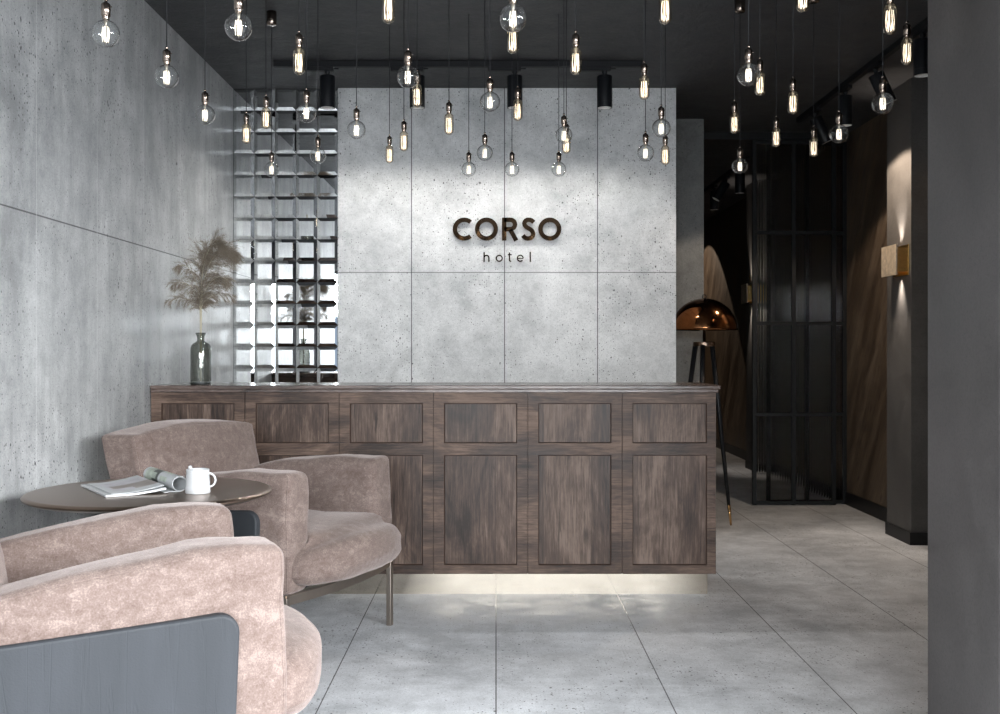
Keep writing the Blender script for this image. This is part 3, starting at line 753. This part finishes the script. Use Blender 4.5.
# ------------------------------------------------------------------ sconces
def sconce(y0, lab):
    root = tag(empty('wall_sconce', (XP, y0+0.13, 1.775)), lab, 'wall lamp', 'brass sconces on the piers')
    bm = B(); box(bm, -0.006, -0.0005, -0.125, 0.125, -0.096, 0.096); link('back_plate', bm, 'brass', root, bevel=0.001)
    bm = B()
    xs, ys, tk = (-0.0735, -0.0065), (-0.120, 0.120), 0.004
    R4 = [[bm.verts.new((x_, y_, z_)) for x_, y_ in ((xs[0]+k_, ys[0]+k_), (xs[1]-k_, ys[0]+k_), (xs[1]-k_, ys[1]-k_), (xs[0]+k_, ys[1]-k_))] for k_, z_ in ((0, -0.075), (0, 0.075), (tk, 0.075), (tk, -0.075))]
    for a_ in range(4):
        p_, q_ = R4[a_], R4[(a_+1) % 4]
        for b_ in range(4): bm.faces.new((p_[b_], p_[(b_+1) % 4], q_[(b_+1) % 4], q_[b_]))
    link('lamp_body', bm, 'brass', root)
    bm = B(); box(bm, -0.084, -0.074, -0.125, 0.125, -0.096, 0.096); link('front_plate', bm, 'brass_plate', root, bevel=0.001)
    bm = B(); lathe(bm, [(0, -0.02), (0.018, -0.018), (0.022, 0), (0.018, 0.018), (0, 0.02)], c=(-0.040, 0, 0), n=16); link('bulb', bm, 'dglow', root, smooth=True)
    for s in (1, -1):
        spot('sconce_beam', (XP-0.036, y0+0.13, 1.775+s*0.085), (0.10, 0, s), 26, 58, 1.0, (1.0, 0.86, 0.74), 0.02)
sconce(6.635, 'brass up and down wall light on the near pier')
sconce(10.58, 'brass up and down wall light on the far pier, beyond the partition')

# ------------------------------------------------------------------ reeded glass partitions
def partition(x0, x1, y, cols, lab, z1=2.84):
    root = tag(empty('glass_partition', ((x0+x1)/2, y, 0)), lab, 'glass partition')
    off = Vector(root.location)
    s = 0.030; zs = [0.0+0.008, 0.708, 1.417, 2.125, z1]
    bm = B()
    for x in cols: box(bm, x-s/2-off.x, x+s/2-off.x, -0.016, 0.016, 0.004, z1)
    for i, z in enumerate(zs):
        for a, b in zip(cols, cols[1:]):
            z0 = z if i == 0 else (z-0.026 if i == len(zs)-1 else z-0.013)
            box(bm, a+s/2-off.x, b-s/2-off.x, -0.015, 0.015, z0, z0+0.026)
    link('frame', bm, 'frame', root)
    for a, b in zip(cols, cols[1:]):
        for za, zb in zip(zs, zs[1:]):
            bm = B(); xa, xb = a+s/2-off.x+0.0005, b-s/2-off.x-0.0005
            w_ = xb-xa; nr = max(2, round(w_/0.0195)); n = nr*8
            rows = []
            for i in range(n+1):
                x = xa+w_*i/n; f = 0.0022*abs(math.sin(PI*i/8))
                rows.append([bm.verts.new((x, yy, zz)) for yy, zz in ((-0.003-f, za+0.0135), (-0.003-f, zb-0.0135), (0.003, zb-0.0135), (0.003, za+0.0135))])
            for p_, q_ in zip(rows, rows[1:]):
                for k in range(4): bm.faces.new((p_[k], p_[(k+1) % 4], q_[(k+1) % 4], q_[k]))
            bm.faces.new(rows[0]); bm.faces.new(rows[-1][::-1])
            link('reeded_pane', bm, 'reeded', root)
partition(2.0, 2.64, 8.30, [2.012, 2.318, 2.630], 'front sliding partition of reeded glass in black steel, nearer the desk')
partition(2.12, 2.75, 8.36, [2.135, 2.44, 2.733], 'rear partition of reeded glass overlapping behind the front one, against the wood wall', 2.84)
bm = B(); box(bm, 1.525, 2.745, 8.27, 8.40, 2.845, 2.899); struct('trim_1', bm, 'frame', 'black head rail above the glass partition')

# ------------------------------------------------------------------ pendant bulbs
def sock_prof():
    return [(0, 0.0), (0.0045, 0.0), (0.0050, -0.004), (0.0038, -0.006), (0.0055, -0.010), (0.0105, -0.013), (0.0125, -0.016), (0.0125, -0.046), (0.0112, -0.047), (0, -0.047)]
def meshes():
    out = {}
    o = []
    bm = B(); lathe(bm, sock_prof(), n=20); tube(bm, [(0.012, 0, -0.022), (0.017, 0, -0.022)], 0.0016, 6)
    out['socket'] = bm
    bm = B(); lathe(bm, [(0.0098, -0.047), (0.0102, -0.050), (0.0090, -0.052), (0.0100, -0.055), (0.0088, -0.057), (0, -0.057)], n=18); out['neck'] = bm
    R_ = 0.0372; cz = -0.132+R_
    prof = [(0.0088, -0.0572)]
    a0 = math.degrees(math.acos(0.0125/R_))
    prof += [(0.0098, -0.0588)]
    prof += [(R_*math.cos(math.radians(a)), cz+R_*math.sin(math.radians(a))) for a in [a0-(a0+90)*i/26 for i in range(26)]] + [(0, cz-R_)]
    bm = B(); lathe(bm, prof, n=40); out['globe'] = bm
    bm = B(); lathe(bm, [(0.0088, -0.0572), (0.013, -0.060), (0.018, -0.066), (0.0198, -0.074), (0.0200, -0.130)] + [(0.02*math.cos(math.radians(a)), -0.130+0.02*math.sin(math.radians(a))) for a in range(-12, -90, -13)] + [(0, -0.150)], n=32); out['tube'] = bm
    for nm, r, zt, zb, k in (('fil_g', 0.0098, -0.077, -0.117, 9), ('fil_t', 0.0125, -0.078, -0.138, 9)):
        bm = B()
        for i in range(k):
            a = 2*PI*i/k; b = 2*PI*(i+0.5)/k
            rr = r*(0.55 if i % 3 == 0 else 1.0)
            tube(bm, [(rr*0.8*math.cos(a), rr*0.8*math.sin(a), zt), (rr*math.cos(a), rr*math.sin(a), (zt+zb)/2), (rr*0.85*math.cos(b), rr*0.85*math.sin(b), zb)], 0.00075, 5)
        out[nm] = bm
    bm = B(); lathe(bm, [(0, -0.057), (0.0055, -0.057), (0.0042, -0.068), (0.0030, -0.076), (0, -0.077)], n=12)
    tube(bm, [(0, 0, -0.077), (0, 0, -0.125)], 0.0006, 5)
    for i in range(6):
        a = 2*PI*i/6; tube(bm, [(0, 0, -0.073), (0.008*math.cos(a), 0.008*math.sin(a), -0.077)], 0.0005, 4)
    out['support'] = bm
    return out
ms = meshes()
def tomesh(bm, name, m):
    me = bpy.data.meshes.new(name); bmesh.ops.recalc_face_normals(bm, faces=bm.faces[:]); bm.to_mesh(me); bm.free()
    me.materials.append(M[m])
    for f in me.polygons: f.use_smooth = True
    return me
ME = {k: tomesh(b, k, {'socket': 'socket', 'neck': 'socket', 'globe': 'bulb_clear', 'tube': 'bulb_amber', 'fil_g': 'filament', 'fil_t': 'filament', 'support': 'stemglass'}[k]) for k, b in ms.items()}
bm = B(); tube(bm, [(0, 0, 0), (0, 0, 1)], 0.0016, 8); MCORD = tomesh(bm, 'cord', 'cord')
bm = B(); lathe(bm, [(0, 0), (0.025, 0), (0.025, -0.064), (0.022, -0.068), (0, -0.068)], n=28); MCAN = tomesh(bm, 'canopy', 'socket')
def inst(name, me, parent, loc=(0, 0, 0)):
    o = bpy.data.objects.new(name, me); C.objects.link(o); o.parent = parent; o.location = loc; return o
def pendant(px_, bot, size, kind, lab, canopy=False, Y=None):
    """bot: pixel row of the glass tip; size: globe diameter (G) or whole height (T) in pixels"""
    if kind == 'G': Y = Y or 0.0744*F/size; tot = 0.132
    else: Y = Y or 0.150*F/size; tot = 0.150
    p = at(px_, bot, Y); ztop = p.z+tot
    root = tag(empty('pendant_bulb', (p.x, Y, ztop)), lab, 'pendant light', 'globe pendant bulbs' if kind == 'G' else 'tubular pendant bulbs')
    inst('socket', ME['socket'], root); 
    bl = inst('bulb', ME['globe' if kind == 'G' else 'tube'], root)
    inst('bulb_neck', ME['neck'], bl)
    inst('filament', ME['fil_g' if kind == 'G' else 'fil_t'], bl)
    inst('filament_support', ME['support'], bl)
    c = inst('cord', MCORD, root); c.scale = (1, 1, ZC-ztop-(0.06 if canopy else 0.0005))
    if canopy: inst('canopy', MCAN, root, (0, 0, ZC-ztop-0.0005))
G_, T_ = 'G', 'T'
def W(px_w): return 0.04*F/px_w
PL = [
 (105.8, 47.3, 27.3, G_, 'large clear globe bulb leftmost of all, hanging against the concrete wall'),
 (166.7, 88.7, 23.7, G_, 'clear globe bulb second from the left, against the concrete wall'),
 (205.0, 124.9, 20.0, G_, 'clear globe bulb third from the left, just before the mirror tiles'),
 (238.6, 40.7, 27.4, G_, 'large clear globe bulb high up where the ceiling begins at left'),
 (299.0, 75.0, 44.1, T_, 'tubular amber bulb under the left end of the ceiling track'),
 (246.3, 144.0, 32.4, T_, 'tubular amber bulb leftmost in front of the mirror tiles'),
 (266.0, 129.0, 34.6, T_, 'tubular amber bulb at the top of the mirror tiles, second from their left'),
 (306.4, 122.6, 19.4, G_, 'clear globe bulb at the top of the mirror tiles, beside the leftmost desk spotlight'),
 (271.6, 176.9, 14.9, G_, 'small clear globe bulb lowest before the mirror tiles, under a metal canopy', True),
 (317.9, 163.8, 16.2, G_, 'clear globe bulb before the right half of the mirror tiles'),
 (388.4, 23.4, 3.2, 'TY', 'tubular amber bulb cut by the top edge, left of the ceiling middle'),
 (408.0, 88.0, 22.4, G_, 'clear globe bulb in front of the second desk spotlight'),
 (417.0, 107.5, 4.20, 'TY', 'tubular amber bulb right before the second desk spotlight housing'),
 (356.5, 139.2, 18.6, G_, 'clear globe bulb at the left of the pale back wall'),
 (389.5, 163.4, 29.0, T_, 'small tubular amber bulb lowest at the left of the back wall'),
 (403.9, 151.4, 32.2, T_, 'tubular amber bulb beside the first joint of the back wall'),
 (449.0, 135.0, 34.9, T_, 'tubular amber bulb alone, above the letter C'),
 (513.0, 32.0, 27.7, G_, 'large clear globe bulb at the top middle, overlapping a tubular one'),
 (512.8, 53.5, 3.50, 'TY', 'tubular amber bulb peeking out below the large top middle globe'),
 (575.8, 75.0, 44.0, T_, 'tubular amber bulb before the track between the third and fourth desk spotlights'),
 (490.0, 112.0, 20.2, G_, 'clear globe bulb just left of the third desk spotlight'),
 (517.8, 121.0, 35.2, T_, 'tubular amber bulb in front of the third desk spotlight'),
 (484.8, 161.0, 16.2, G_, 'clear globe bulb slightly above the low row over the sign, left half'),
 (468.8, 176.7, 14.8, G_, 'small clear globe bulb in the low row over the letter C'),
 (512.0, 176.7, 14.8, G_, 'small clear globe bulb in the low row over the letter R'),
 (558.8, 176.7, 14.8, G_, 'small clear globe bulb in the low row over the last letter O'),
 (563.9, 143.7, 17.0, G_, 'clear globe bulb overlapping a tubular one at the right over the sign'),
 (566.3, 153.8, 5.0, 'TY', 'tubular amber bulb showing behind the globe at the right over the sign'),
 (665.2, 24.2, 3.33, 'TY', 'tubular amber bulb at the top edge above the right end of the back wall'),
 (644.2, 100.0, 38.9, T_, 'tubular amber bulb at the right end of the desk track'),
 (661.2, 137.6, 18.6, G_, 'clear globe bulb at the right corner of the back wall, upper of two'),
 (645.5, 161.5, 17.0, G_, 'clear globe bulb at the right corner of the back wall, lower of two'),
 (665.2, 165.0, 5.1, 'TY', 'small tubular amber bulb lowest at the right corner of the back wall'),
 (748.6, 86.0, 22.8, G_, 'clear globe bulb overlapping a tubular one against the dark ceiling'),
 (760.0, 95.8, 38.5, T_, 'tubular amber bulb right behind the globe against the dark ceiling'),
 (734.5, 133.6, 33.6, T_, 'tubular amber bulb left of the partition top, beside the recess'),
 (740.0, 173.8, 15.5, G_, 'small clear globe bulb lowest of all before the dark passage', True),
 (776.3, 147.2, 31.5, T_, 'tubular amber bulb before the top rail of the glass partition'),
 (793.0, 114.5, 38.0, T_, 'tubular amber bulb against the dark ceiling above the partition'),
 (813.8, 157.3, 4.97, 'TYC', 'tubular amber bulb beside the tilted spotlight nearest the partition'),
 (802.6, 12.0, 3.2, 'TY', 'tubular amber bulb barely showing at the top edge, right of the middle'),
 (890.0, 34.6, 3.2, 'TY', 'tubular amber bulb at the top edge near the grey column'),
 (907.0, 65.2, 44.0, T_, 'tubular amber bulb before the spotlight nearest the grey column'),
 (882.8, 113.9, 21.3, G_, 'clear globe bulb before the tilted spotlight near the grey column'),
 (839.0, 143.2, 18.6, G_, 'clear globe bulb before the third passage spotlight'),
]
for it in PL:
    x, b, s, k, lab = it[:5]; can = len(it) > 5
    if k.startswith('TY'): pendant(x, b, 1, 'T', lab, k == 'TYC', Y=s)
    else: pendant(x, b, s, k, lab, can)
